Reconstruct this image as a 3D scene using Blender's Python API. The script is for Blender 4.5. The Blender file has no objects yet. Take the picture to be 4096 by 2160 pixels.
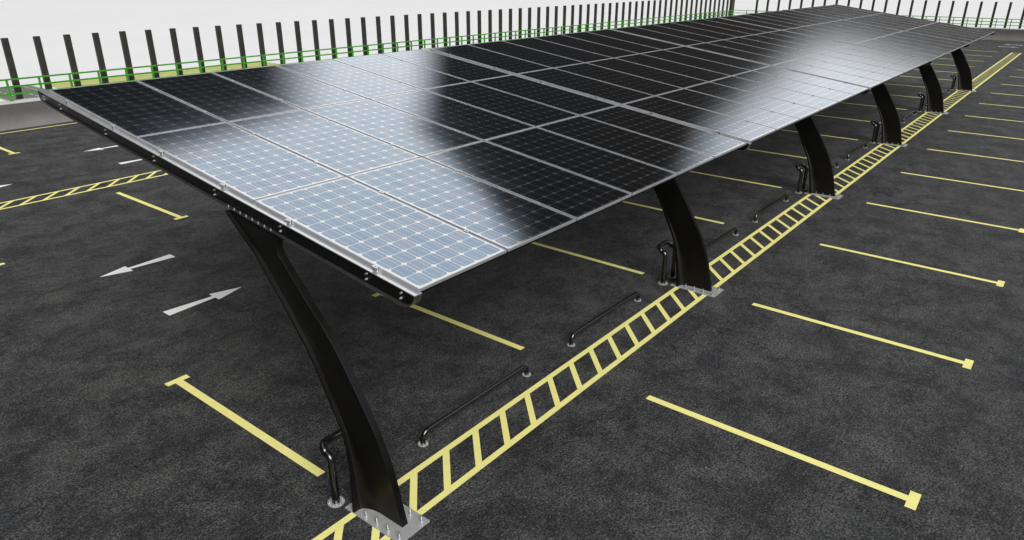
import bpy, math, random
from mathutils import Vector, Matrix
random.seed(7)
sc = bpy.context.scene
COL = sc.collection
R = math.radians

# ------------------------------------------------------------------ node helpers
def new_mat(name):
    m = bpy.data.materials.new(name); m.use_nodes = True
    nt = m.node_tree
    b = nt.nodes['Principled BSDF']
    return m, nt, b
def N(nt, t, **kw):
    n = nt.nodes.new(t)
    for k, v in kw.items(): setattr(n, k, v)
    return n
def L(nt, a, b): nt.links.new(a, b)
def math_n(nt, op, a, b=None, c=None, clamp=False):
    n = N(nt, 'ShaderNodeMath', operation=op, use_clamp=clamp)
    for i, v in enumerate((a, b, c)):
        if v is None: continue
        if isinstance(v, (int, float)): n.inputs[i].default_value = v
        else: L(nt, v, n.inputs[i])
    return n.outputs[0]
def mapr(nt, v, a, b, c=0., d=1., smooth=True):
    n = N(nt, 'ShaderNodeMapRange'); n.interpolation_type = 'SMOOTHSTEP' if smooth else 'LINEAR'
    L(nt, v, n.inputs[0])
    for i, x in enumerate((a, b, c, d)): n.inputs[i+1].default_value = x
    return n.outputs[0]
def mixc(nt, f, a, b):
    n = N(nt, 'ShaderNodeMix', data_type='RGBA')
    if isinstance(f, (int, float)): n.inputs[0].default_value = f
    else: L(nt, f, n.inputs[0])
    for i, v in ((6, a), (7, b)):
        if isinstance(v, tuple): n.inputs[i].default_value = (*v, 1) if len(v) == 3 else v
        else: L(nt, v, n.inputs[i])
    return n.outputs[2]
def noise(nt, vec, scale, detail=4, rough=.55, dist=0.):
    n = N(nt, 'ShaderNodeTexNoise'); n.inputs['Scale'].default_value = scale
    n.inputs['Detail'].default_value = detail; n.inputs['Roughness'].default_value = rough
    n.inputs['Distortion'].default_value = dist
    if vec is not None: L(nt, vec, n.inputs['Vector'])
    return n.outputs['Fac']
def worldpos(nt): return N(nt, 'ShaderNodeNewGeometry').outputs['Position']
def scaled(nt, vec, s):
    n = N(nt, 'ShaderNodeVectorMath', operation='MULTIPLY'); L(nt, vec, n.inputs[0]); n.inputs[1].default_value = s
    return n.outputs[0]
def bump(nt, b, h, strength, dist):
    n = N(nt, 'ShaderNodeBump'); n.inputs['Strength'].default_value = strength; n.inputs['Distance'].default_value = dist
    L(nt, h, n.inputs['Height']); L(nt, n.outputs[0], b.inputs['Normal'])

def simple(name, col, rough=.5, metal=0., spec=.5, var=0., vscale=3., bumpk=0., bscale=200.):
    m, nt, b = new_mat(name)
    b.inputs['Base Color'].default_value = (*col, 1); b.inputs['Roughness'].default_value = rough
    b.inputs['Metallic'].default_value = metal; b.inputs['Specular IOR Level'].default_value = spec
    p = worldpos(nt)
    if var:
        f = noise(nt, p, vscale, 5, .6)
        lo = tuple(c*(1-var) for c in col); hi = tuple(min(1, c*(1+var)) for c in col)
        L(nt, mixc(nt, mapr(nt, f, .3, .7), lo, hi), b.inputs['Base Color'])
        L(nt, mapr(nt, f, .3, .7, rough*.9, min(1, rough*1.12)), b.inputs['Roughness'])
    if bumpk:
        bump(nt, b, noise(nt, p, bscale, 3, .6), bumpk, .002)
    return m

def asphalt_mat(name, lo, hi, fine=1.):
    m, nt, b = new_mat(name)
    p = worldpos(nt)
    big = noise(nt, p, 1.9, 7, .66, .35)
    mid = noise(nt, p, 11., 6, .7, .25)
    grain = noise(nt, p, 46., 5, .8)
    vor = N(nt, 'ShaderNodeTexVoronoi'); vor.inputs['Scale'].default_value = 46.; L(nt, p, vor.inputs['Vector'])
    f1 = mapr(nt, math_n(nt, 'ADD', math_n(nt, 'MULTIPLY', big, .55), math_n(nt, 'MULTIPLY', mid, .45)), .38, .64)
    base = mixc(nt, f1, lo, hi)
    g = mapr(nt, grain, .41, .61, .05, 2.1, False)
    sc_ = N(nt, 'ShaderNodeVectorMath', operation='SCALE'); L(nt, base, sc_.inputs[0]); L(nt, g, sc_.inputs['Scale'])
    vsp = N(nt, 'ShaderNodeTexVoronoi'); vsp.inputs['Scale'].default_value = 62.; L(nt, p, vsp.inputs['Vector'])
    sep = N(nt, 'ShaderNodeSeparateColor'); L(nt, vsp.outputs['Color'], sep.inputs[0])
    fleck = math_n(nt, 'MULTIPLY', mapr(nt, sep.outputs[0], .88, .93), mapr(nt, vsp.outputs['Distance'], .25, .45, 1., 0.))
    pit = mapr(nt, noise(nt, p, 9., 8, .85, .6), .60, .66)
    # bluish binder patches
    tint = noise(nt, p, 2.3, 4, .6)
    col = mixc(nt, mapr(nt, tint, .5, .68, 0, .35), sc_.outputs[0], (lo[0]*.75, lo[1]*.85, lo[2]*1.15))
    col = mixc(nt, math_n(nt, 'MULTIPLY', fleck, .7), col, tuple(min(1, x*2.4) for x in hi))
    col = mixc(nt, math_n(nt, 'MULTIPLY', pit, .7), col, tuple(x*.25 for x in lo))
    # hairline cracks
    vc = N(nt, 'ShaderNodeTexVoronoi', feature='DISTANCE_TO_EDGE'); vc.inputs['Scale'].default_value = 1.5
    wp = N(nt, 'ShaderNodeVectorMath', operation='ADD'); L(nt, p, wp.inputs[0])
    nn = N(nt, 'ShaderNodeTexNoise'); nn.inputs['Scale'].default_value = 3.; nn.inputs['Detail'].default_value = 6; L(nt, p, nn.inputs['Vector'])
    L(nt, scaled(nt, nn.outputs['Color'], (.9, .9, .9)), wp.inputs[1]); L(nt, wp.outputs[0], vc.inputs['Vector'])
    gate = mapr(nt, noise(nt, p, .9, 3, .5), .52, .6)
    crack = math_n(nt, 'MULTIPLY', mapr(nt, vc.outputs['Distance'], .004, .013, 1., 0.), gate)
    col = mixc(nt, math_n(nt, 'MULTIPLY', crack, .65), col, (.008, .008, .009))
    L(nt, col, b.inputs['Base Color'])
    b.inputs['Roughness'].default_value = .78; b.inputs['Specular IOR Level'].default_value = .35
    h = math_n(nt, 'ADD', math_n(nt, 'MULTIPLY', grain, 1.0), math_n(nt, 'MULTIPLY', vor.outputs['Distance'], -.5))
    h = math_n(nt, 'ADD', h, math_n(nt, 'MULTIPLY', mid, .8))
    h = math_n(nt, 'SUBTRACT', h, crack)
    bump(nt, b, h, 1.0*fine, .016)
    return m

def paint_mat(name, col, wear=.06):
    m, nt, b = new_mat(name)
    p = worldpos(nt)
    f = noise(nt, p, 9., 5, .6); g = noise(nt, p, 70., 3, .7)
    c = mixc(nt, mapr(nt, f, .35, .7), col, tuple(x*(1-wear) for x in col))
    c = mixc(nt, mapr(nt, g, .66, .8, 0, .22), c, tuple(x*.45 for x in col))
    L(nt, c, b.inputs['Base Color']); b.inputs['Roughness'].default_value = .7
    b.inputs['Specular IOR Level'].default_value = .25
    bump(nt, b, g, .2, .003)
    return m

# ------------------------------------------------------------------ materials
M = {}
M['asphalt'] = asphalt_mat('asphalt', (.020, .020, .0212), (.076, .077, .0745))
M['road'] = asphalt_mat('street_asphalt', (.12, .12, .115), (.19, .19, .18), .3)
M['yellow'] = paint_mat('yellow_paint', (.80, .745, .262))
M['white'] = paint_mat('white_paint', (.80, .80, .80), .04)
M['pale'] = simple('pale_ground', (.71, .71, .71), .9, spec=.1, var=.012, vscale=.05)
M['grass'] = simple('olive_grass', (.44, .45, .17), .95, spec=.1, var=.1, vscale=.9)
M['kerb'] = simple('kerb_stone', (.40, .42, .50), .8, var=.08)
M['alu'] = simple('anodised_aluminium', (.58, .60, .64), .36, .68, var=.04, vscale=6)
M['galv'] = simple('galvanised_steel', (.54, .54, .535), .34, .5, var=.05, vscale=20, bumpk=.05)
M['flange'] = simple('brushed_flange_steel', (.60, .605, .61), .2, .72, var=.02, vscale=6)
M['bolt'] = simple('zinc_bolt', (.62, .65, .68), .28, .85)
M['lowflange'] = simple('dark_steel_flange', (.27, .27, .285), .3, .9, var=.05, vscale=6)
M['black'] = simple('black_powder_coat', (.0030, .0027, .0024), .42, spec=.3, var=.15, vscale=4, bumpk=.05, bscale=260)
M['gloss'] = simple('gloss_black_tube', (.004, .004, .0045), .2, spec=1.0, var=.1, vscale=8)
M['green'] = simple('green_paint', (.040, .262, .007), .38, spec=.6, var=.06, vscale=5)
M['fin'] = simple('dark_fin_metal', (.030, .028, .024), .5, spec=.4, var=.14, vscale=5)
M['facade'] = simple('grey_facade', (.30, .30, .30), .85, var=.08, vscale=.6)

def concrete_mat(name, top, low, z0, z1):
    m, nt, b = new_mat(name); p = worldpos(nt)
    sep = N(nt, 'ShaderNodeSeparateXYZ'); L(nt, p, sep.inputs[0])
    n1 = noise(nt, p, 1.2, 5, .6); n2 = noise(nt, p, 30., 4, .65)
    # light gradient painted into the colour, paler towards the foot, uneven edge
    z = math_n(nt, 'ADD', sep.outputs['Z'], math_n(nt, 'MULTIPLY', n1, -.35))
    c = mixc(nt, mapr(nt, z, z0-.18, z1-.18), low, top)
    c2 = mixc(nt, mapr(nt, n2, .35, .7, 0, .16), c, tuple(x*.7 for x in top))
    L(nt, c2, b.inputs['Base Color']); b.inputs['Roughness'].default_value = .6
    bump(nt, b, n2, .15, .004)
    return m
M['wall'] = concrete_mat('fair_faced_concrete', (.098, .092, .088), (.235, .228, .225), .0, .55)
M['coping'] = simple('concrete_coping', (.52, .52, .52), .7, var=.06, vscale=8)

def cell_mat():
    m, nt, b = new_mat('monocrystalline_cells')
    uv = N(nt, 'ShaderNodeUVMap').outputs[0]
    s = N(nt, 'ShaderNodeSeparateXYZ'); L(nt, uv, s.inputs[0])
    PW, PL, mg = .9586, 1.9363, .026
    px, py = (PW-2*mg)/6, (PL-2*mg)/12
    u = math_n(nt, 'DIVIDE', math_n(nt, 'SUBTRACT', s.outputs[0], mg), px)
    v = math_n(nt, 'DIVIDE', math_n(nt, 'SUBTRACT', s.outputs[1], mg), py)
    def centred(t, pitch):
        return math_n(nt, 'MULTIPLY', math_n(nt, 'ABSOLUTE', math_n(nt, 'SUBTRACT', math_n(nt, 'FRACT', t), .5)), pitch)
    cx, cy = centred(u, px), centred(v, py)
    hx, hy, r = px/2-.0028, py/2-.0028, .032
    qx = math_n(nt, 'MAXIMUM', math_n(nt, 'SUBTRACT', cx, hx-r), 0.)
    qy = math_n(nt, 'MAXIMUM', math_n(nt, 'SUBTRACT', cy, hy-r), 0.)
    d = math_n(nt, 'SQRT', math_n(nt, 'ADD', math_n(nt, 'MULTIPLY', qx, qx), math_n(nt, 'MULTIPLY', qy, qy)))
    cell = mapr(nt, d, r-.0008, r+.0008, 1., 0.)
    inx = math_n(nt, 'MULTIPLY', math_n(nt, 'GREATER_THAN', u, 0.), math_n(nt, 'LESS_THAN', u, 6.))
    iny = math_n(nt, 'MULTIPLY', math_n(nt, 'GREATER_THAN', v, 0.), math_n(nt, 'LESS_THAN', v, 12.))
    cell = math_n(nt, 'MULTIPLY', cell, math_n(nt, 'MULTIPLY', inx, iny))
    bus = mapr(nt, math_n(nt, 'ABSOLUTE', math_n(nt, 'SUBTRACT', cx, px*.235)), .0011, .0020, 1., 0.)
    # fine silver fingers crossing the busbars
    fing = mapr(nt, math_n(nt, 'ABSOLUTE', math_n(nt, 'SUBTRACT', math_n(nt, 'FRACT', math_n(nt, 'MULTIPLY', v, 18.)), .5)), .30, .42, 0., .16)
    # every cell has a slightly different blue
    fl = N(nt, 'ShaderNodeCombineXYZ')
    L(nt, math_n(nt, 'FLOOR', u), fl.inputs[0]); L(nt, math_n(nt, 'FLOOR', v), fl.inputs[1])
    oi = N(nt, 'ShaderNodeObjectInfo'); L(nt, math_n(nt, 'MULTIPLY', oi.outputs['Random'], 97.), fl.inputs[2])
    wn = N(nt, 'ShaderNodeTexWhiteNoise'); L(nt, fl.outputs[0], wn.inputs['Vector'])
    base = mixc(nt, wn.outputs['Value'], (.17, .235, .315), (.215, .275, .345))
    base = mixc(nt, math_n(nt, 'MULTIPLY', wn.outputs['Color'], 1.) if False else mapr(nt, wn.outputs['Value'], .82, .86, 0, .6), base, (.225, .245, .31))
    base = mixc(nt, fing, base, (.7, .74, .78))
    line = mixc(nt, bus, base, (.52, .56, .60))
    col = mixc(nt, cell, (.63, .625, .62), line)
    L(nt, col, b.inputs['Base Color'])
    met = math_n(nt, 'SUBTRACT', 1., math_n(nt, 'ADD', math_n(nt, 'MULTIPLY', math_n(nt, 'SUBTRACT', 1., cell), .06), math_n(nt, 'MULTIPLY', math_n(nt, 'MULTIPLY', bus, cell), .04)))
    L(nt, math_n(nt, 'MULTIPLY', met, .995), b.inputs['Metallic'])
    pn = noise(nt, worldpos(nt), 3., 4, .6)
    L(nt, mapr(nt, pn, .3, .7, .075, .095), b.inputs['Roughness'])
    return m
M['cell'] = cell_mat()

# ------------------------------------------------------------------ mesh builder
class MB:
    def __init__(s): s.v = []; s.f = []; s.uv = None; s.smooth = []
    def add(s, vs, fs, smooth=False):
        o = len(s.v); s.v += [tuple(v) for v in vs]; s.f += [tuple(i+o for i in f) for f in fs]; s.smooth += [smooth]*len(fs)
    def box(s, x0, x1, y0, y1, z0, z1, T=None):
        vs = [(x, y, z) for x in (x0, x1) for y in (y0, y1) for z in (z0, z1)]
        if T: vs = [T(*v) for v in vs]
        s.add(vs, [(0,1,3,2),(4,6,7,5),(0,4,5,1),(2,3,7,6),(0,2,6,4),(1,5,7,3)])
    def prism(s, loop, a, b, ax):
        """closed 2-D loop extruded between a and b; ax(p, t) -> 3-D point"""
        n = len(loop)
        vs = [ax(p, a) for p in loop] + [ax(p, b) for p in loop]
        s.add(vs, [tuple(range(n)), tuple(range(2*n-1, n-1, -1))] + [(i, i+n, (i+1) % n+n, (i+1) % n) for i in range(n)])
    def poly(s, pts): s.add(pts, [tuple(range(len(pts)))])
    def quad(s, x0, x1, y0, y1, z): s.poly([(x0,y0,z),(x1,y0,z),(x1,y1,z),(x0,y1,z)])
    def cyl(s, c, axis, r0, r1, h, n=12, smooth=True):
        axis = Vector(axis).normalized(); c = Vector(c)
        a = axis.orthogonal().normalized(); b = axis.cross(a)
        ring = [a*math.cos(2*math.pi*i/n)+b*math.sin(2*math.pi*i/n) for i in range(n)]
        vs = [c+p*r0 for p in ring]+[c+axis*h+p*r1 for p in ring]
        s.add(vs, [(i, (i+1) % n, (i+1) % n+n, i+n) for i in range(n)], smooth)
        s.add(vs, [tuple(range(n-1, -1, -1)), tuple(range(n, 2*n))])
    def tube(s, pts, r, n=20):
        pts = [Vector(p) for p in pts]; rings = []
        t0 = (pts[1]-pts[0]).normalized(); a = t0.orthogonal().normalized()
        for i, p in enumerate(pts):
            if i == 0: t = t0
            elif i == len(pts)-1: t = (pts[-1]-pts[-2]).normalized()
            else: t = ((pts[i+1]-p).normalized()+(p-pts[i-1]).normalized()).normalized()
            a = (a-t*a.dot(t)).normalized(); b = t.cross(a)
            rings.append([p+(a*math.cos(2*math.pi*k/n)+b*math.sin(2*math.pi*k/n))*r for k in range(n)])
        vs = [v for rg in rings for v in rg]
        fs = [(i*n+k, i*n+(k+1) % n, (i+1)*n+(k+1) % n, (i+1)*n+k) for i in range(len(pts)-1) for k in range(n)]
        s.add(vs, fs, True)
        m = len(pts)-1
        s.add(vs, [tuple(range(n-1, -1, -1)), tuple(m*n+k for k in range(n))])
    def build(s, name, mat, parent=None, origin=(0,0,0), uvs=None):
        me = bpy.data.meshes.new(name)
        o = Vector(origin)
        me.from_pydata([tuple(Vector(v)-o) for v in s.v], [], s.f); me.validate()
        if uvs:
            ul = me.uv_layers.new(name='UVMap')
            for lp in me.loops: ul.data[lp.index].uv = uvs[lp.vertex_index]
        for p, sm in zip(me.polygons, s.smooth): p.use_smooth = sm
        me.materials.append(mat); me.update()
        import bmesh
        bm = bmesh.new(); bm.from_mesh(me); bmesh.ops.recalc_face_normals(bm, faces=bm.faces) if len(s.f) > 1 and not s.flat else None
        bm.to_mesh(me); bm.free()
        ob = bpy.data.objects.new(name, me); COL.objects.link(ob)
        place(ob, o, parent)
        return ob
    flat = False
def wloc(o):
    p = Vector(o.location)
    while o.parent: o = o.parent; p += Vector(o.location)
    return p
def place(ob, origin, parent):
    ob.location = Vector(origin)-(wloc(parent) if parent else Vector((0,0,0)))
    if parent: ob.parent = parent
def tag(o, label=None, cat=None, group=None, kind=None):
    for k, v in (('label', label), ('category', cat), ('group', group), ('kind', kind)):
        if v: o[k] = v
    return o
def empty(name, loc):
    o = bpy.data.objects.new(name, None); o.empty_display_size = .2; COL.objects.link(o); o.location = loc; return o
def copy_tree(o, parent=None):
    c = o.copy(); COL.objects.link(c)
    if parent: c.parent = parent
    for ch in list(o.children): copy_tree(ch, c)
    return c
def bevel(o, w, seg=2):
    m = o.modifiers.new('bevel', 'BEVEL'); m.width = w; m.segments = seg; m.limit_method = 'ANGLE'; m.angle_limit = R(40)
    m.harden_normals = False
    return o

# ------------------------------------------------------------------ setting
Z1 = .004
deck = MB(); deck.flat = True
FAR = lambda y, off=0.: 59.1-.24+.093*(23.95-y)+off      # inner face of the far parapet
deck.poly([(-30, -60, 0), (FAR(-60)+.1, -60, 0), (FAR(23.72)+.1, 23.82, 0), (-30, 23.82, 0)])
deck = deck.build('parking_deck', M['asphalt']); tag(deck, kind='structure')

def marking(name, polys, mat, z=Z1, label=None):
    m = MB(); m.flat = True
    for p in polys: m.poly([(x, y, z) for x, y in p])
    xs = [x for p in polys for x, y in p]; ys = [y for p in polys for x, y in p]
    o = m.build(name, mat, deck, (sum(xs)/len(xs), sum(ys)/len(ys), 0))
    if label: o['label'] = label
    return o
def rect(x0, x1, y0, y1): return [(x0, y0), (x1, y0), (x1, y1), (x0, y1)]
def bay_line(xc, y_open, y_cap, last=True):
    hw, cw, ct = .0435, .128, .088
    sg = 1 if y_cap > y_open else -1
    e = y_cap-sg*ct
    ys = sorted((y_open, e)); yc = sorted((e, y_cap))
    return marking('bay_line', [rect(xc-hw, xc+hw, *ys), rect(xc-cw, xc+cw, *yc)], M['yellow'])
for i in range(-1, 17):
    bay_line(3.038+3*i, 4.619, 7.228)
    bay_line(3.050+3*i, 2.922, .281)
for i in range(-2, 17):
    bay_line(2.975+3*i, 15.10, 12.52)
    bay_line(2.912+3*i, 23.296, 20.44)
def hatched(x0, x1, y0, y1, first, pitch):
    lw, rw = .067, .0915
    ya, yb = y0+lw, y1-lw; d = yb-ya
    ps = [rect(x0, x1-lw, y0, ya), rect(x0, x1-lw, yb, y1), rect(x1-lw, x1, y0, y1)]
    n = -40
    while True:
        a = first+pitch*n; n += 1
        if a < x0: continue
        if a+d+rw > x1-lw: break
        ps.append([(a, ya), (a+rw, ya), (a+rw+d, yb), (a+d, yb)])
    marking('hatched_strip', ps, M['yellow'])
hatched(-4., 51.14, 3.530, 4.020, 4.428, .4245)
hatched(-4., 51.14, 15.65, 16.15, 4.383, .411)
def arrow(tx, ty, dx, dy):
    px, py = -dy, dx
    P = lambda a, s: (tx-dx*a+px*s, ty-dy*a+py*s)
    marking('direction_arrow', [[P(0, 0), P(.44, .137), P(.44, .036), P(1.13, .09), P(1.13, -.09), P(.44, -.036), P(.44, -.137)]], M['white'])
arrow(3.785, 10.858, -1, 0); arrow(4.927, 8.905, 1, 0)
arrow(7.077, 19.37, -1, 0); arrow(8.225, 17.46, 1, 0); arrow(4.869, 17.454, 1, 0); arrow(3.72, 19.37, -1, 0)
arrow(56.80, 5.10, -.09, .996); arrow(55.05, 3.98, .09, -.996)
marking('edge_line', [rect(-30, FAR(23.3)-.42, 23.297, 23.373)], M['yellow'])
marking('edge_line', [[(FAR(-20)-.42, -20), (FAR(-20)-.34, -20), (FAR(23.29)-.34, 23.29), (FAR(23.29)-.42, 23.29)]], M['yellow'])

# lower level outside the car park
GZ = -8.0
g = MB(); g.flat = True; g.quad(-1500, 3000, -1500, 3000, GZ); tag(g.build('ground', M['pale']), kind='structure')
rd = MB(); rd.flat = True; rd.quad(24.9, 29.98, 26, 93.3, GZ+.02); road = tag(rd.build('road', M['road'], None, (27.4, 60, GZ)), kind='structure')
def rmark(name, rs, mat):
    m = MB(); m.flat = True
    for r in rs: m.quad(*r, GZ+.035)
    return m.build(name, mat, road, (27.4, 60, GZ))
rmark('edge_line', [(24.98, 25.06, 26, 93.3)], M['yellow']); rmark('edge_line', [(29.46, 29.54, 26, 93.3)], M['yellow'])
ds = []
for k in range(40):
    ds.append((26.38, 26.46, 30.6+1.57*k, 31.55+1.57*k)); ds.append((27.92, 28.0, 31.2+1.57*k, 32.2+1.57*k))
rmark('lane_dashes', ds, M['white'])
kb = MB(); kb.box(29.98, 30.2, 26, 93.3, GZ, GZ+.14); tag(kb.build('kerb', M['kerb'], None, (30.1, 60, GZ)), kind='structure')
gr = MB(); gr.box(31.5, 60.1, 40, 93.4, GZ-.01, GZ+.05); tag(gr.build('grass_field', M['grass'], None, (45, 70, GZ)), kind='structure')

# structure below the deck
sb = MB(); sb.prism([(-30, -60), (FAR(-60)+.35, -60), (FAR(24.1)+.35, 24.1), (-30, 24.1)], GZ, -.05, lambda p, t: (p[0], p[1], t))
tag(sb.build('car_park_building', M['facade'], None, (15, -10, GZ)), kind='structure')

# ------------------------------------------------------------------ parapets
WT = .745
root = empty('parapet_wall', (28, 23.92, 0))
tag(root, 'low grey concrete parapet wall along the left side of the car park', 'wall')
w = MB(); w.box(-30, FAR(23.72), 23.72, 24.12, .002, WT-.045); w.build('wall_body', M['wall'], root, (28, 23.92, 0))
c = MB(); c.box(-30, FAR(23.72), 23.717, 24.123, WT-.045, WT); bevel(c.build('coping', M['coping'], root, (28, 23.92, 0)), .006)
ux, uy = .0926, -.9957       # direction of the far wall
def wallpt(s, n, z):          # s metres from the corner, n outwards
    return (FAR(23.72)+.093*0+s*ux+n*.9957, 23.72+s*uy+n*.0926, z)
root = empty('parapet_wall', wallpt(15, .2, 0))
tag(root, 'low grey concrete parapet wall closing the far end of the car park', 'wall')
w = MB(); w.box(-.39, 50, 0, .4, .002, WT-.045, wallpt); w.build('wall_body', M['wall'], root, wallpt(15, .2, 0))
c = MB(); c.box(-.393, 50, -.003, .403, WT-.045, WT+.001, wallpt); bevel(c.build('coping', M['coping'], root, wallpt(15, .2, 0)), .006)

# ------------------------------------------------------------------ green railings
def railing(P, s0, s1, posts, origin, label):
    root = empty('railing', origin); tag(root, label, 'railing')
    h = .022
    for nm, z in (('top_rail', 1.335), ('middle_rail', 1.135), ('lower_rail', .932)):
        m = MB(); m.box(s0, s1, -h, h, z-h, z+h, P); bevel(m.build(nm, M['green'], root, origin), .004)
    for k, s in enumerate(posts):
        m = MB(); m.box(s-.026, s+.026, -.026, .026, WT, 1.313, P)
        m.box(s-.05, s+.05, -.05, .05, WT, WT+.008, P)
        m.build('post', M['green'], root, P(s, 0, WT))
railing(lambda s, n, z: (s, 23.95+n, z), 1.4, 59.12, [7.20+.828*i for i in range(-6, 63)], (28, 23.95, WT),
        'green painted metal railing with three rails on the left parapet')
def P2(s, n, z): return (59.12+s*ux+n*.9957, 23.95+s*uy+n*.0926, z)
s_of = lambda y: (23.95-y)/.9957
railing(P2, .03, 40, [s_of(5.265+.847*k) for k in range(-22, 22)], P2(15, 0, WT),
        'green painted metal railing with three rails on the far end parapet')

# ------------------------------------------------------------------ dark fins outside the parapets
def fin_mesh(T, w, d, z0, z1):
    m = MB(); m.box(-w/2, w/2, 0, d, z0, z1, T)
    return m
fin = fin_mesh(lambda s, n, z: (s, n, z), .163, .10, -2.6, 2.425).build('fin', M['fin'])
grp = 'dark fins outside the left parapet'
lab = 'tall dark grey rectangular fin in the row behind the left green railing'
first = True
for i in range(-5, 63):
    o = fin if first else fin.copy()
    if not first: COL.objects.link(o)
    first = False
    o.location = (7.495+.8137*i, 24.16, 0)
    tag(o, lab, 'fin', grp)
fin['label'] = lab
f2 = fin_mesh(lambda s, n, z: (s*ux+n*.9957, s*uy+n*.0926, z), .152, .10, -2.6, 2.40).build('fin', M['fin'])
first = True
for k in range(-20, 22):
    y = 5.573+.843*k
    if y > 22.9: continue
    o = f2 if first else f2.copy()
    if not first: COL.objects.link(o)
    first = False
    p = P2(s_of(y), .26, 0); o.location = (p[0], y, 0)
    tag(o, 'tall dark grey rectangular fin in the row behind the far green railing', 'fin', 'dark fins outside the far parapet')
cf = fin_mesh(lambda s, n, z: (s, n, z), .50, .22, -2.6, 2.45).build('corner_fin', M['fin']); cf.location = (59.05, 24.17, 0)
tag(cf, 'widest dark fin standing where the left and far rows meet', 'fin')

# ------------------------------------------------------------------ solar canopy
TH = R(7.687); ct, st = math.cos(TH), math.sin(TH)
O = Vector((3.110, 3.284, 2.215))
def T(x, s, n):               # x along the row, s up the slope from the low edge, n normal to the panels
    return (x, O.y+s*ct-n*st, O.z+s*st+n*ct)
PW, PL, GX, GY, U = .9586, 1.9363, .0233, .0158, 6.0103
root = empty('solar_canopy', (18, 3.75, 0))
tag(root, 'long tilted solar panel canopy on six curved black posts', 'solar canopy')
NB = 6
# panels
def panel_parts():
    fr = MB(); t, lip = .0235, .0085
    def TT(x, s, n): q = T(x+O.x, s, n); return q
    for (a, b, c_, d) in ((0, PW, 0, lip), (0, PW, PL-lip, PL), (0, lip, lip, PL-lip), (PW-lip, PW, lip, PL-lip)):
        fr.box(a, b, c_, d, -t, 0, TT)
    bk = MB(); bk.box(lip, PW-lip, lip, PL-lip, -.012, -.007, TT)
    gl = MB(); gl.flat = True
    cs = [(lip, lip), (PW-lip, lip), (PW-lip, PL-lip), (lip, PL-lip)]
    gl.poly([TT(x, s, -.0015) for x, s in cs])
    return fr, bk, gl, cs
fr, bk, gl, cs = panel_parts()
pf = fr.build('solar_panel', M['alu'], root, O)
pg = gl.build('cell_face', M['cell'], pf, O, uvs=cs)
pb = bk.build('back_sheet', M['white'], pf, O)
firstp = True
for k in range(5):
    for i in range(6):
        for j in range(3):
            dx = k*U+i*(PW+GX); s = j*(PL+GY)
            loc = Vector((O.x+dx, O.y+s*ct, O.z+s*st))
            o = pf if firstp else copy_tree(pf, root)
            firstp = False
            o.location = loc-wloc(root)
# beams
def outline():
    lo = [(-.017, -.034), (-.010, -.075), (.006, -.107), (.035, -.134), (.075, -.152), (.13, -.163)]
    hi = [(5.87, -.163), (5.925, -.155), (5.965, -.137), (5.988, -.108), (5.998, -.072), (6.003, -.034)]
    return lo+hi
ol = outline()
def beam(k):
    ox = 3.050+k*U-(.0 if k < 5 else .0)
    org = T(ox+.036, 3, -.1)
    tf = MB(); tf.box(ox, ox+.072, -.017, 6.003, -.034, -.026, T)
    b = bevel(tf.build('beam', M['flange'], root, org), .0015)
    web = MB(); web.prism(ol, ox+.032, ox+.040, lambda p, t: T(t, p[0], p[1]))
    web.build('web', M['black'], b, org)
    bf = MB(); th_ = .007
    inner = []
    for i, p in enumerate(ol):
        a = ol[max(i-1, 0)]; c_ = ol[min(i+1, len(ol)-1)]
        d = Vector((c_[0]-a[0], c_[1]-a[1])).normalized(); nrm = Vector((-d.y, d.x))
        inner.append((p[0]+nrm.x*th_, p[1]+nrm.y*th_))
    n = len(ol); x0, x1 = ox, ox+.072
    vs = []
    for p, q in zip(ol, inner):
        vs += [T(x0, *p), T(x1, *p), T(x1, *q), T(x0, *q)]
    fs = []
    for i in range(n-1):
        a = i*4; c_ = a+4
        for m_ in range(4): fs.append((a+m_, a+(m_+1) % 4, c_+(m_+1) % 4, c_+m_))
    fs += [(0, 1, 2, 3), tuple((n-1)*4+m_ for m_ in (3, 2, 1, 0))]
    bf.add(vs, fs); bf.build('bottom_flange', M['lowflange'], b, org)
    return b
def hexbolt(m, c, axis, s=1.):
    c = Vector(c); a = Vector(axis).normalized()
    m.cyl(c, a, .0085*s, .0085*s, .002*s, 14)
    m.cyl(c+a*.002*s, a, .0066*s, .0066*s, .0065*s, 6, False)
    m.cyl(c+a*.0085*s, a, .004*s, .0036*s, .006*s, 10)
beams = [beam(k) for k in range(NB)]
nvec = Vector((0, -st, ct))
for i in range(8):
    s = 1.664+(2.271-1.664)/7*i
    m = MB(); p = T(3.066, s, -.156); hexbolt(m, p, nvec, 1.15); m.build('flange_bolt', M['bolt'], beams[0], p)
for s in (.145, .51, 1.548, 2.497, 3.53, 4.484, 5.513, 5.925):
    for n in (-.082, -.126):
        m = MB(); p = T(3.0825, s, n); hexbolt(m, p, (-1, 0, 0), 1.35); m.build('web_bolt', M['bolt'], beams[0], p)
# purlins and edge trims, one length per field
for k in range(5):
    xa, xb = 3.050+k*U+.0725, 3.050+(k+1)*U-.003
    for j in range(3):
        for q in (.436, 1.46):
            s = j*(PL+GY)+q
            m = MB(); m.box(xa, xb, s-.02, s+.02, -.083, -.0237, T); m.build('purlin', M['black'], root, T((xa+xb)/2, s, -.05))
    for s in (.004, 3*PL+2*GY-.044):
        m = MB(); m.box(xa, xb, s, s+.04, -.0425, -.0237, T); m.build('edge_rail', M['black'], root, T((xa+xb)/2, s, -.03))
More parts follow.
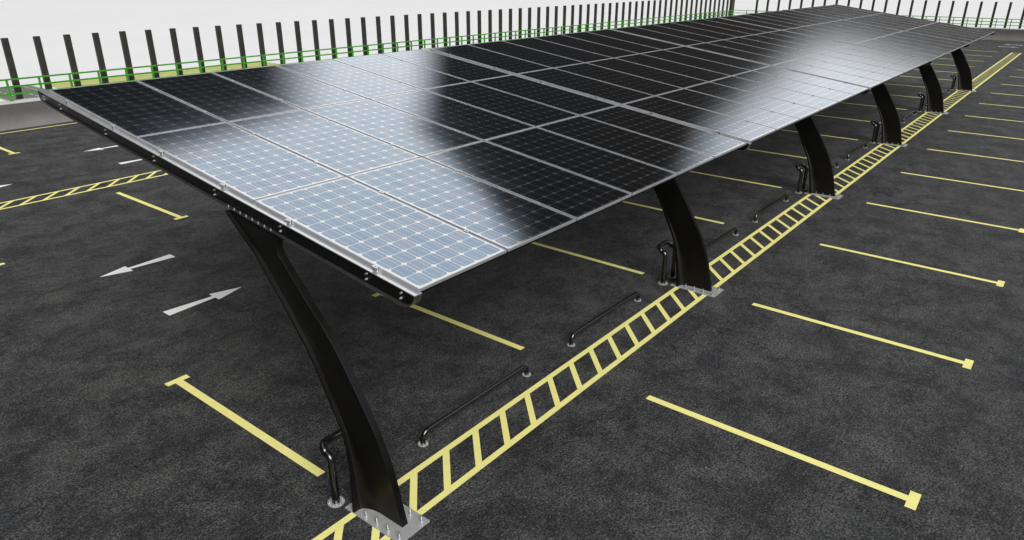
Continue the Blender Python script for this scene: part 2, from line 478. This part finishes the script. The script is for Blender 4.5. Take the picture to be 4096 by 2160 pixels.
# clamps between neighbouring panels
cl = []
for k in range(5):
    for i in range(7):
        for j in range(3):
            for q in (.436, 1.46):
                x = O.x+k*U+i*(PW+GX)-GX/2
                if i == 0: x = O.x+k*U-.012
                if i == 6: x = O.x+k*U+6*PW+5*GX+.012
                cl.append((Vector(T(x, j*(PL+GY)+q, 0)), i))
cl.sort(key=lambda c_: (c_[0]-Vector((0, 0, 4.25))).length)
def clamp_into(m, p, i):
    def Q(a, s, n): return (p.x+a, p.y+s*ct-n*st, p.z+s*st+n*ct)
    a0, a1 = (-.019, .019) if 0 < i < 6 else ((-.020, .022) if i == 0 else (-.022, .016))
    m.box(a0, a1, -.022, .022, .0006, .0036, Q)
    m.box(-.006, .006, -.022, .022, -.0255, .0004, Q)
    m.cyl(Q(0, 0, .0036), nvec, .0065, .006, .006, 8, False)
for p, i in cl[:100]:
    m = MB(); clamp_into(m, p, i); m.build('panel_clamp', M['bolt'], root, p)
m = MB()
for p, i in cl[100:]: clamp_into(m, p, i)
tag(m.build('panel_clamp', M['bolt'], root, T(20, 3, 0)), kind='stuff')
# posts
def smooth_curve(pts, n=5):
    out = []
    P_ = [pts[0]]+pts+[pts[-1]]
    for i in range(1, len(P_)-2):
        p0, p1, p2, p3 = [Vector(q) for q in P_[i-1:i+3]]
        for t in [x/n for x in range(n)]:
            out.append(tuple(.5*((2*p1)+(-p0+p2)*t+(2*p0-5*p1+4*p2-p3)*t*t+(-p0+3*p1-3*p2+p3)*t**3)))
    out.append(tuple(pts[-1])); return out
front = [(3.540, .014), (3.586, .19), (3.628, .37), (3.683, .552), (3.755, .72), (3.815, .848), (3.995, 1.146), (4.176, 1.416), (4.327, 1.597), (4.465, 1.729), (4.596, 1.866), (4.752, 2.025), (4.812, 2.09), (4.842, 2.15), (4.838, 2.20), (4.805, 2.238), (4.745, 2.256)]
backc = [(3.985, .014), (4.030, .22), (4.075, .42), (4.135, .62), (4.185, .745), (4.315, .99), (4.475, 1.29), (4.635, 1.505), (4.855, 1.775), (5.09, 2.035), (5.25, 2.165), (5.42, 2.30), (5.485, 2.36)]
fc, bc = smooth_curve(front, 4), smooth_curve(backc, 4)
def topz(y): s = (y-O.y)/ct; return O.z+s*st-.1645*ct+.0
fc[-1] = (fc[-1][0], topz(fc[-1][0])); bc[-1] = (bc[-1][0], topz(bc[-1][0]))
X0 = 3.057
def make_post():
    org = Vector((X0, 3.76, 0))
    web = MB(); web.prism(fc+bc[::-1], X0-.032, X0+.032, lambda p, t: (t, p[0], p[1]))
    p = web.build('post', M['black'], root, org)
    bevel(p, .004)
    # back flange following the rear curve, flaring towards the foot
    fl = MB(); th_ = .02; n = len(bc); vs = []
    for i, q in enumerate(bc):
        a = bc[max(i-1, 0)]; c_ = bc[min(i+1, n-1)]
        d = Vector((c_[0]-a[0], c_[1]-a[1])).normalized(); nr = Vector((d.y, -d.x))   # towards +y / down
        z = q[1]
        hw = .07+.102*max(0, 1-z/.75)**1.7 if z < 1.9 else .07-.012*(z-1.9)/.46
        ins = .001
        a1 = (q[0]+nr.x*-ins, q[1]+nr.y*-ins); b1 = (q[0]+nr.x*th_, q[1]+nr.y*th_)
        if i == 0: b1 = (q[0]+th_, q[1])
        if i == n-1: b1 = (q[0]+th_, topz(q[0]+th_))
        vs += [(X0-hw, *a1), (X0+hw, *a1), (X0+hw, *b1), (X0-hw, *b1)]
    fs = []
    for i in range(n-1):
        a = i*4; c_ = a+4
        for m_ in range(4): fs.append((a+m_, a+(m_+1) % 4, c_+(m_+1) % 4, c_+m_))
    fs += [(0, 1, 2, 3), tuple((n-1)*4+m_ for m_ in (3, 2, 1, 0))]
    fl.add(vs, fs); fl.build('back_flange', M['black'], p, org)
    # coved fillets between web and back flange at the foot
    for sg in (-1, 1):
        m = MB(); rows = []
        K = 8; H_ = 14
        for h in range(H_+1):
            z = .014+.95*h/H_
            # back curve y at this z
            yb = bc[0][0]
            for q, r_ in zip(bc, bc[1:]):
                if q[1]-1e-6 <= z <= r_[1]+1e-6: yb = q[0]+(r_[0]-q[0])*(z-q[1])/(r_[1]-q[1]+1e-9); break
            fw = max(0, 1-z/.98)**1.5
            wx, wy = .088*fw+.004, .20*fw+.006
            row = []
            for k_ in range(K+1):
                t = k_/K*math.pi/2
                row.append((X0+sg*(.031+wx*(1-math.sin(t))), yb-wy*(1-math.cos(t)), z))
            rows.append(row)
        for h in range(H_):
            for k_ in range(K):
                m.add([rows[h][k_], rows[h][k_+1], rows[h+1][k_+1], rows[h+1][k_]], [(0, 1, 2, 3)], True)
        m.build('fillet', M['black'], p, org)
    bp = MB(); bp.box(2.886, 3.228, 3.422, 4.102, .001, .014); bevel(bp.build('base_plate', M['galv'], p, org), .002)
    for x in (2.932, 3.148+.034):
        for y in (3.478, 3.612, 3.747, 3.882, 4.02):
            m = MB(); c_ = Vector((x, y, .0142))
            m.cyl(c_, (0, 0, 1), .0145, .0145, .003, 16); m.cyl(c_+Vector((0, 0, .003)), (0, 0, 1), .0115, .0115, .010, 6, False)
            m.cyl(c_+Vector((0, 0, .0135)), (0, 0, 1), .0115, .0105, .008, 6, False); m.cyl(c_+Vector((0, 0, .0215)), (0, 0, 1), .0075, .007, .037, 14)
            m.build('anchor_bolt', M['bolt'], p, (x, y, .014))
    return p
post = make_post()
for k in range(1, NB):
    o = copy_tree(post, root); o.location = Vector(post.location)+Vector((k*6.0115, 0, 0))

# ------------------------------------------------------------------ floor-mounted tubes
def arc(c, a, b, r, n=8):
    """quarter bend: centre c, from c+a*r to c+b*r"""
    a, b, c = Vector(a), Vector(b), Vector(c)
    return [c+a*(r*math.cos(t*math.pi/2/n))+b*(r*math.sin(t*math.pi/2/n)) for t in range(n+1)]
def ring_foot(parent, x, y, r, nb, br, name='base_flange'):
    m = MB(); m.cyl((x, y, .001), (0, 0, 1), r, r, .007, 28)
    f = m.build(name, M['galv'], parent, (x, y, 0))
    for i in range(nb):
        a = 2*math.pi*(i+.5)/nb
        px, py = x+br*math.cos(a), y+br*math.sin(a)
        b_ = MB(); b_.cyl((px, py, .008), (0, 0, 1), .0062, .0062, .009, 6, False); b_.cyl((px, py, .017), (0, 0, 1), .0042, .004, .018, 10)
        b_.build('anchor_bolt', M['bolt'], f, (px, py, 0))
    return f
def wheel_stop():
    xa, xb, y, zc, rb = 3.942, 5.594, 4.221, .136, .085
    r_ = empty('wheel_stop', ((xa+xb)/2, y, 0))
    pts = [(xa, y, .006), (xa, y, zc-rb)] + arc((xa+rb, y, zc-rb), (-1, 0, 0), (0, 0, 1), rb)[1:] + \
          arc((xb-rb, y, zc-rb), (0, 0, 1), (1, 0, 0), rb) + [(xb, y, .006)]
    m = MB(); m.tube(pts, .0255); m.build('tube', M['gloss'], r_, ((xa+xb)/2, y, 0))
    for x in (xa, xb): ring_foot(r_, x, y, .052, 4, .039)
    return r_
ws = wheel_stop()
ordn = ['between first and second canopy posts', 'between second and third canopy posts', 'between third and fourth canopy posts', 'between fourth and fifth canopy posts', 'between fifth and sixth canopy posts']
for k in range(5):
    for h in range(2):
        o = ws if (k == 0 and h == 0) else copy_tree(ws)
        o.location = (X0+1.711+h*2.553+k*6.0115, 4.221, 0)
        tag(o, '%s low black wheel stop tube %s' % ('nearer' if h == 0 else 'farther', ordn[k]), 'wheel stop', 'low black tube wheel stops behind the yellow hatched strip')
def hoop():
    xa, xb, y = 2.888, 3.205, 4.222
    r_ = empty('hoop_barrier', ((xa+xb)/2, y, 0))
    rr = .062
    pts = []
    def leg(x, sx):      # up, bend backwards, then sideways
        a = [(x, y, .006), (x, y, .425)]
        a += arc((x, y+rr, .425), (0, -1, 0), (0, 0, 1), rr)[1:]
        e = a[-1]
        b = [Vector(e)+Vector((0, .014, .012))]
        q = Vector((x+sx*rr, e[1]+.02, e[2]+.022))
        b += arc(q, (-sx, 0, 0), (0, .86, .5), rr)[1:]
        return [Vector(v) for v in a]+b
    A_ = leg(xa, 1); B_ = leg(xb, -1)
    m = MB(); m.tube(A_+B_[::-1], .0345, 24); m.build('tube', M['gloss'], r_, ((xa+xb)/2, y, 0))
    for x in (xa, xb): ring_foot(r_, x, y, .074, 6, .057)
    return r_
hp = hoop()
nth = ['nearest', 'second', 'third', 'fourth', 'fifth', 'farthest']
for k in range(6):
    o = hp if k == 0 else copy_tree(hp)
    o.location = (3.0465+k*6.0115, 4.222, 0)
    tag(o, 'glossy black hoop barrier behind the foot of the %s curved canopy post' % nth[k], 'barrier', 'black hoop barriers behind the canopy posts')

# ------------------------------------------------------------------ sky, sun
SUN_AZ, SUN_EL = R(-119), R(39)
w = bpy.data.worlds.new('World'); sc.world = w; w.use_nodes = True
nt = w.node_tree; nt.nodes.clear()
out = N(nt, 'ShaderNodeOutputWorld')
sky = N(nt, 'ShaderNodeTexSky'); sky.sky_type = 'NISHITA'; sky.sun_disc = False
sky.sun_elevation = SUN_EL; sky.sun_rotation = math.pi/2-SUN_AZ
sky.air_density = 1.; sky.dust_density = 3.; sky.ozone_density = 1.
tc = N(nt, 'ShaderNodeTexCoord').outputs['Generated']
nrm = N(nt, 'ShaderNodeVectorMath', operation='NORMALIZE'); L(nt, tc, nrm.inputs[0])
sp = N(nt, 'ShaderNodeSeparateXYZ'); L(nt, nrm.outputs[0], sp.inputs[0])
el = math_n(nt, 'MULTIPLY', math_n(nt, 'ARCSINE', sp.outputs[2]), 180/math.pi)
az = math_n(nt, 'MULTIPLY', math_n(nt, 'ARCTAN2', sp.outputs[1], sp.outputs[0]), 180/math.pi)
# dark surround, two bright zones shaped for the panel reflections, bright overcast top
wob = math_n(nt, 'MULTIPLY', math_n(nt, 'SUBTRACT', noise(nt, nrm.outputs[0], 3.5, 3, .5), .5), 5.)
azw = math_n(nt, 'ADD', az, wob)
# bright zone A: wider with height
loA = mapr(nt, el, 22.5, 30., 43., 30.5, False)
hiA = mapr(nt, el, 22.3, 28.2, 52.3, 68., False)
def edge(v, lo, soft):       # smooth step of v above lo, lo may be a socket
    d = math_n(nt, 'SUBTRACT', v, lo)
    return mapr(nt, d, -soft, soft)
A1 = edge(azw, loA, 2.2); A2 = math_n(nt, 'SUBTRACT', 1., edge(azw, hiA, 3.))
A3 = mapr(nt, el, 8., 15.)
maskA = math_n(nt, 'MULTIPLY', math_n(nt, 'MULTIPLY', A1, A2), A3)
hiB = mapr(nt, el, 8., 17., 14.5, 19., False)
B1 = math_n(nt, 'SUBTRACT', 1., edge(azw, hiB, 2.6)); B2 = mapr(nt, azw, -14., -8.)
B3 = math_n(nt, 'MULTIPLY', mapr(nt, el, 6.5, 10.5), mapr(nt, el, 24., 30., 1., 0.))
maskB = math_n(nt, 'MULTIPLY', math_n(nt, 'MULTIPLY', B1, B2), B3)
top = mapr(nt, el, 58., 70.)
C1 = math_n(nt, 'MULTIPLY', mapr(nt, azw, -84., -74.), mapr(nt, azw, -30., -20., 1., 0.))
maskC = math_n(nt, 'MULTIPLY', C1, math_n(nt, 'MULTIPLY', mapr(nt, el, 14., 22.), mapr(nt, el, 44., 54., 1., 0.)))  # bluish bright zone added for highlights on the black posts and tubes
bright = math_n(nt, 'MAXIMUM', math_n(nt, 'MAXIMUM', math_n(nt, 'MULTIPLY', maskA, 1.25), math_n(nt, 'MULTIPLY', maskB, 1.18)), math_n(nt, 'MULTIPLY', top, 1.6))
low = mapr(nt, el, 2., 9., .10, 0.)
dark = mixc(nt, mapr(nt, azw, 10., 45.), (.030, .024, .019), (.018, .020, .022))
cb = N(nt, 'ShaderNodeCombineXYZ')
tot = math_n(nt, 'ADD', bright, low)
for i, (k, kc) in enumerate(((.985, .78), (1., .90), (1.015, 1.12))):
    L(nt, math_n(nt, 'ADD', math_n(nt, 'MULTIPLY', tot, k), math_n(nt, 'MULTIPLY', maskC, kc)), cb.inputs[i])
addc = N(nt, 'ShaderNodeVectorMath', operation='ADD'); L(nt, cb.outputs[0], addc.inputs[0]); L(nt, dark, addc.inputs[1])
bg1 = N(nt, 'ShaderNodeBackground'); L(nt, addc.outputs[0], bg1.inputs[0]); bg1.inputs[1].default_value = 1.
# clear Nishita sky shows only through the overcast's thin top
bg2 = N(nt, 'ShaderNodeBackground'); L(nt, sky.outputs[0], bg2.inputs[0]); bg2.inputs[1].default_value = .05
mx = N(nt, 'ShaderNodeMixShader'); L(nt, math_n(nt, 'MULTIPLY', top, .5), mx.inputs[0]); L(nt, bg1.outputs[0], mx.inputs[1]); L(nt, bg2.outputs[0], mx.inputs[2])
L(nt, mx.outputs[0], out.inputs[0])

sd = bpy.data.lights.new('sun', 'SUN'); sd.energy = 4.0; sd.angle = R(38); sd.color = (1., .985, .96)
so = bpy.data.objects.new('sun', sd); COL.objects.link(so)
dirv = Vector((math.cos(SUN_EL)*math.cos(SUN_AZ), math.cos(SUN_EL)*math.sin(SUN_AZ), math.sin(SUN_EL)))
so.rotation_euler = (-dirv).to_track_quat('-Z', 'Y').to_euler(); so.location = dirv*50

# ------------------------------------------------------------------ camera
f_px, pitch, yaw, roll, H = 2844.836, R(22.86765), R(38.43878), R(.27214), 4.25006
d = Vector((math.cos(pitch)*math.cos(yaw), math.cos(pitch)*math.sin(yaw), -math.sin(pitch)))
r = Vector((math.sin(yaw), -math.cos(yaw), 0)); u = r.cross(d)
r2 = math.cos(roll)*r+math.sin(roll)*u; u2 = -math.sin(roll)*r+math.cos(roll)*u
cd = bpy.data.cameras.new('camera'); cam = bpy.data.objects.new('camera', cd); COL.objects.link(cam)
cd.sensor_width = 36; cd.sensor_fit = 'HORIZONTAL'; cd.lens = f_px/4096*36; cd.clip_end = 6000; cd.clip_start = .05
mt = Matrix((r2, u2, -d)).transposed().to_4x4(); mt.translation = (0, 0, H); cam.matrix_world = mt
sc.camera = cam
sc.view_settings.view_transform = 'Standard'; sc.view_settings.look = 'None'
sc.view_settings.exposure = 0; sc.view_settings.gamma = 1; sc.view_settings.use_curve_mapping = False
sc.render.resolution_x, sc.render.resolution_y = 1024, 540
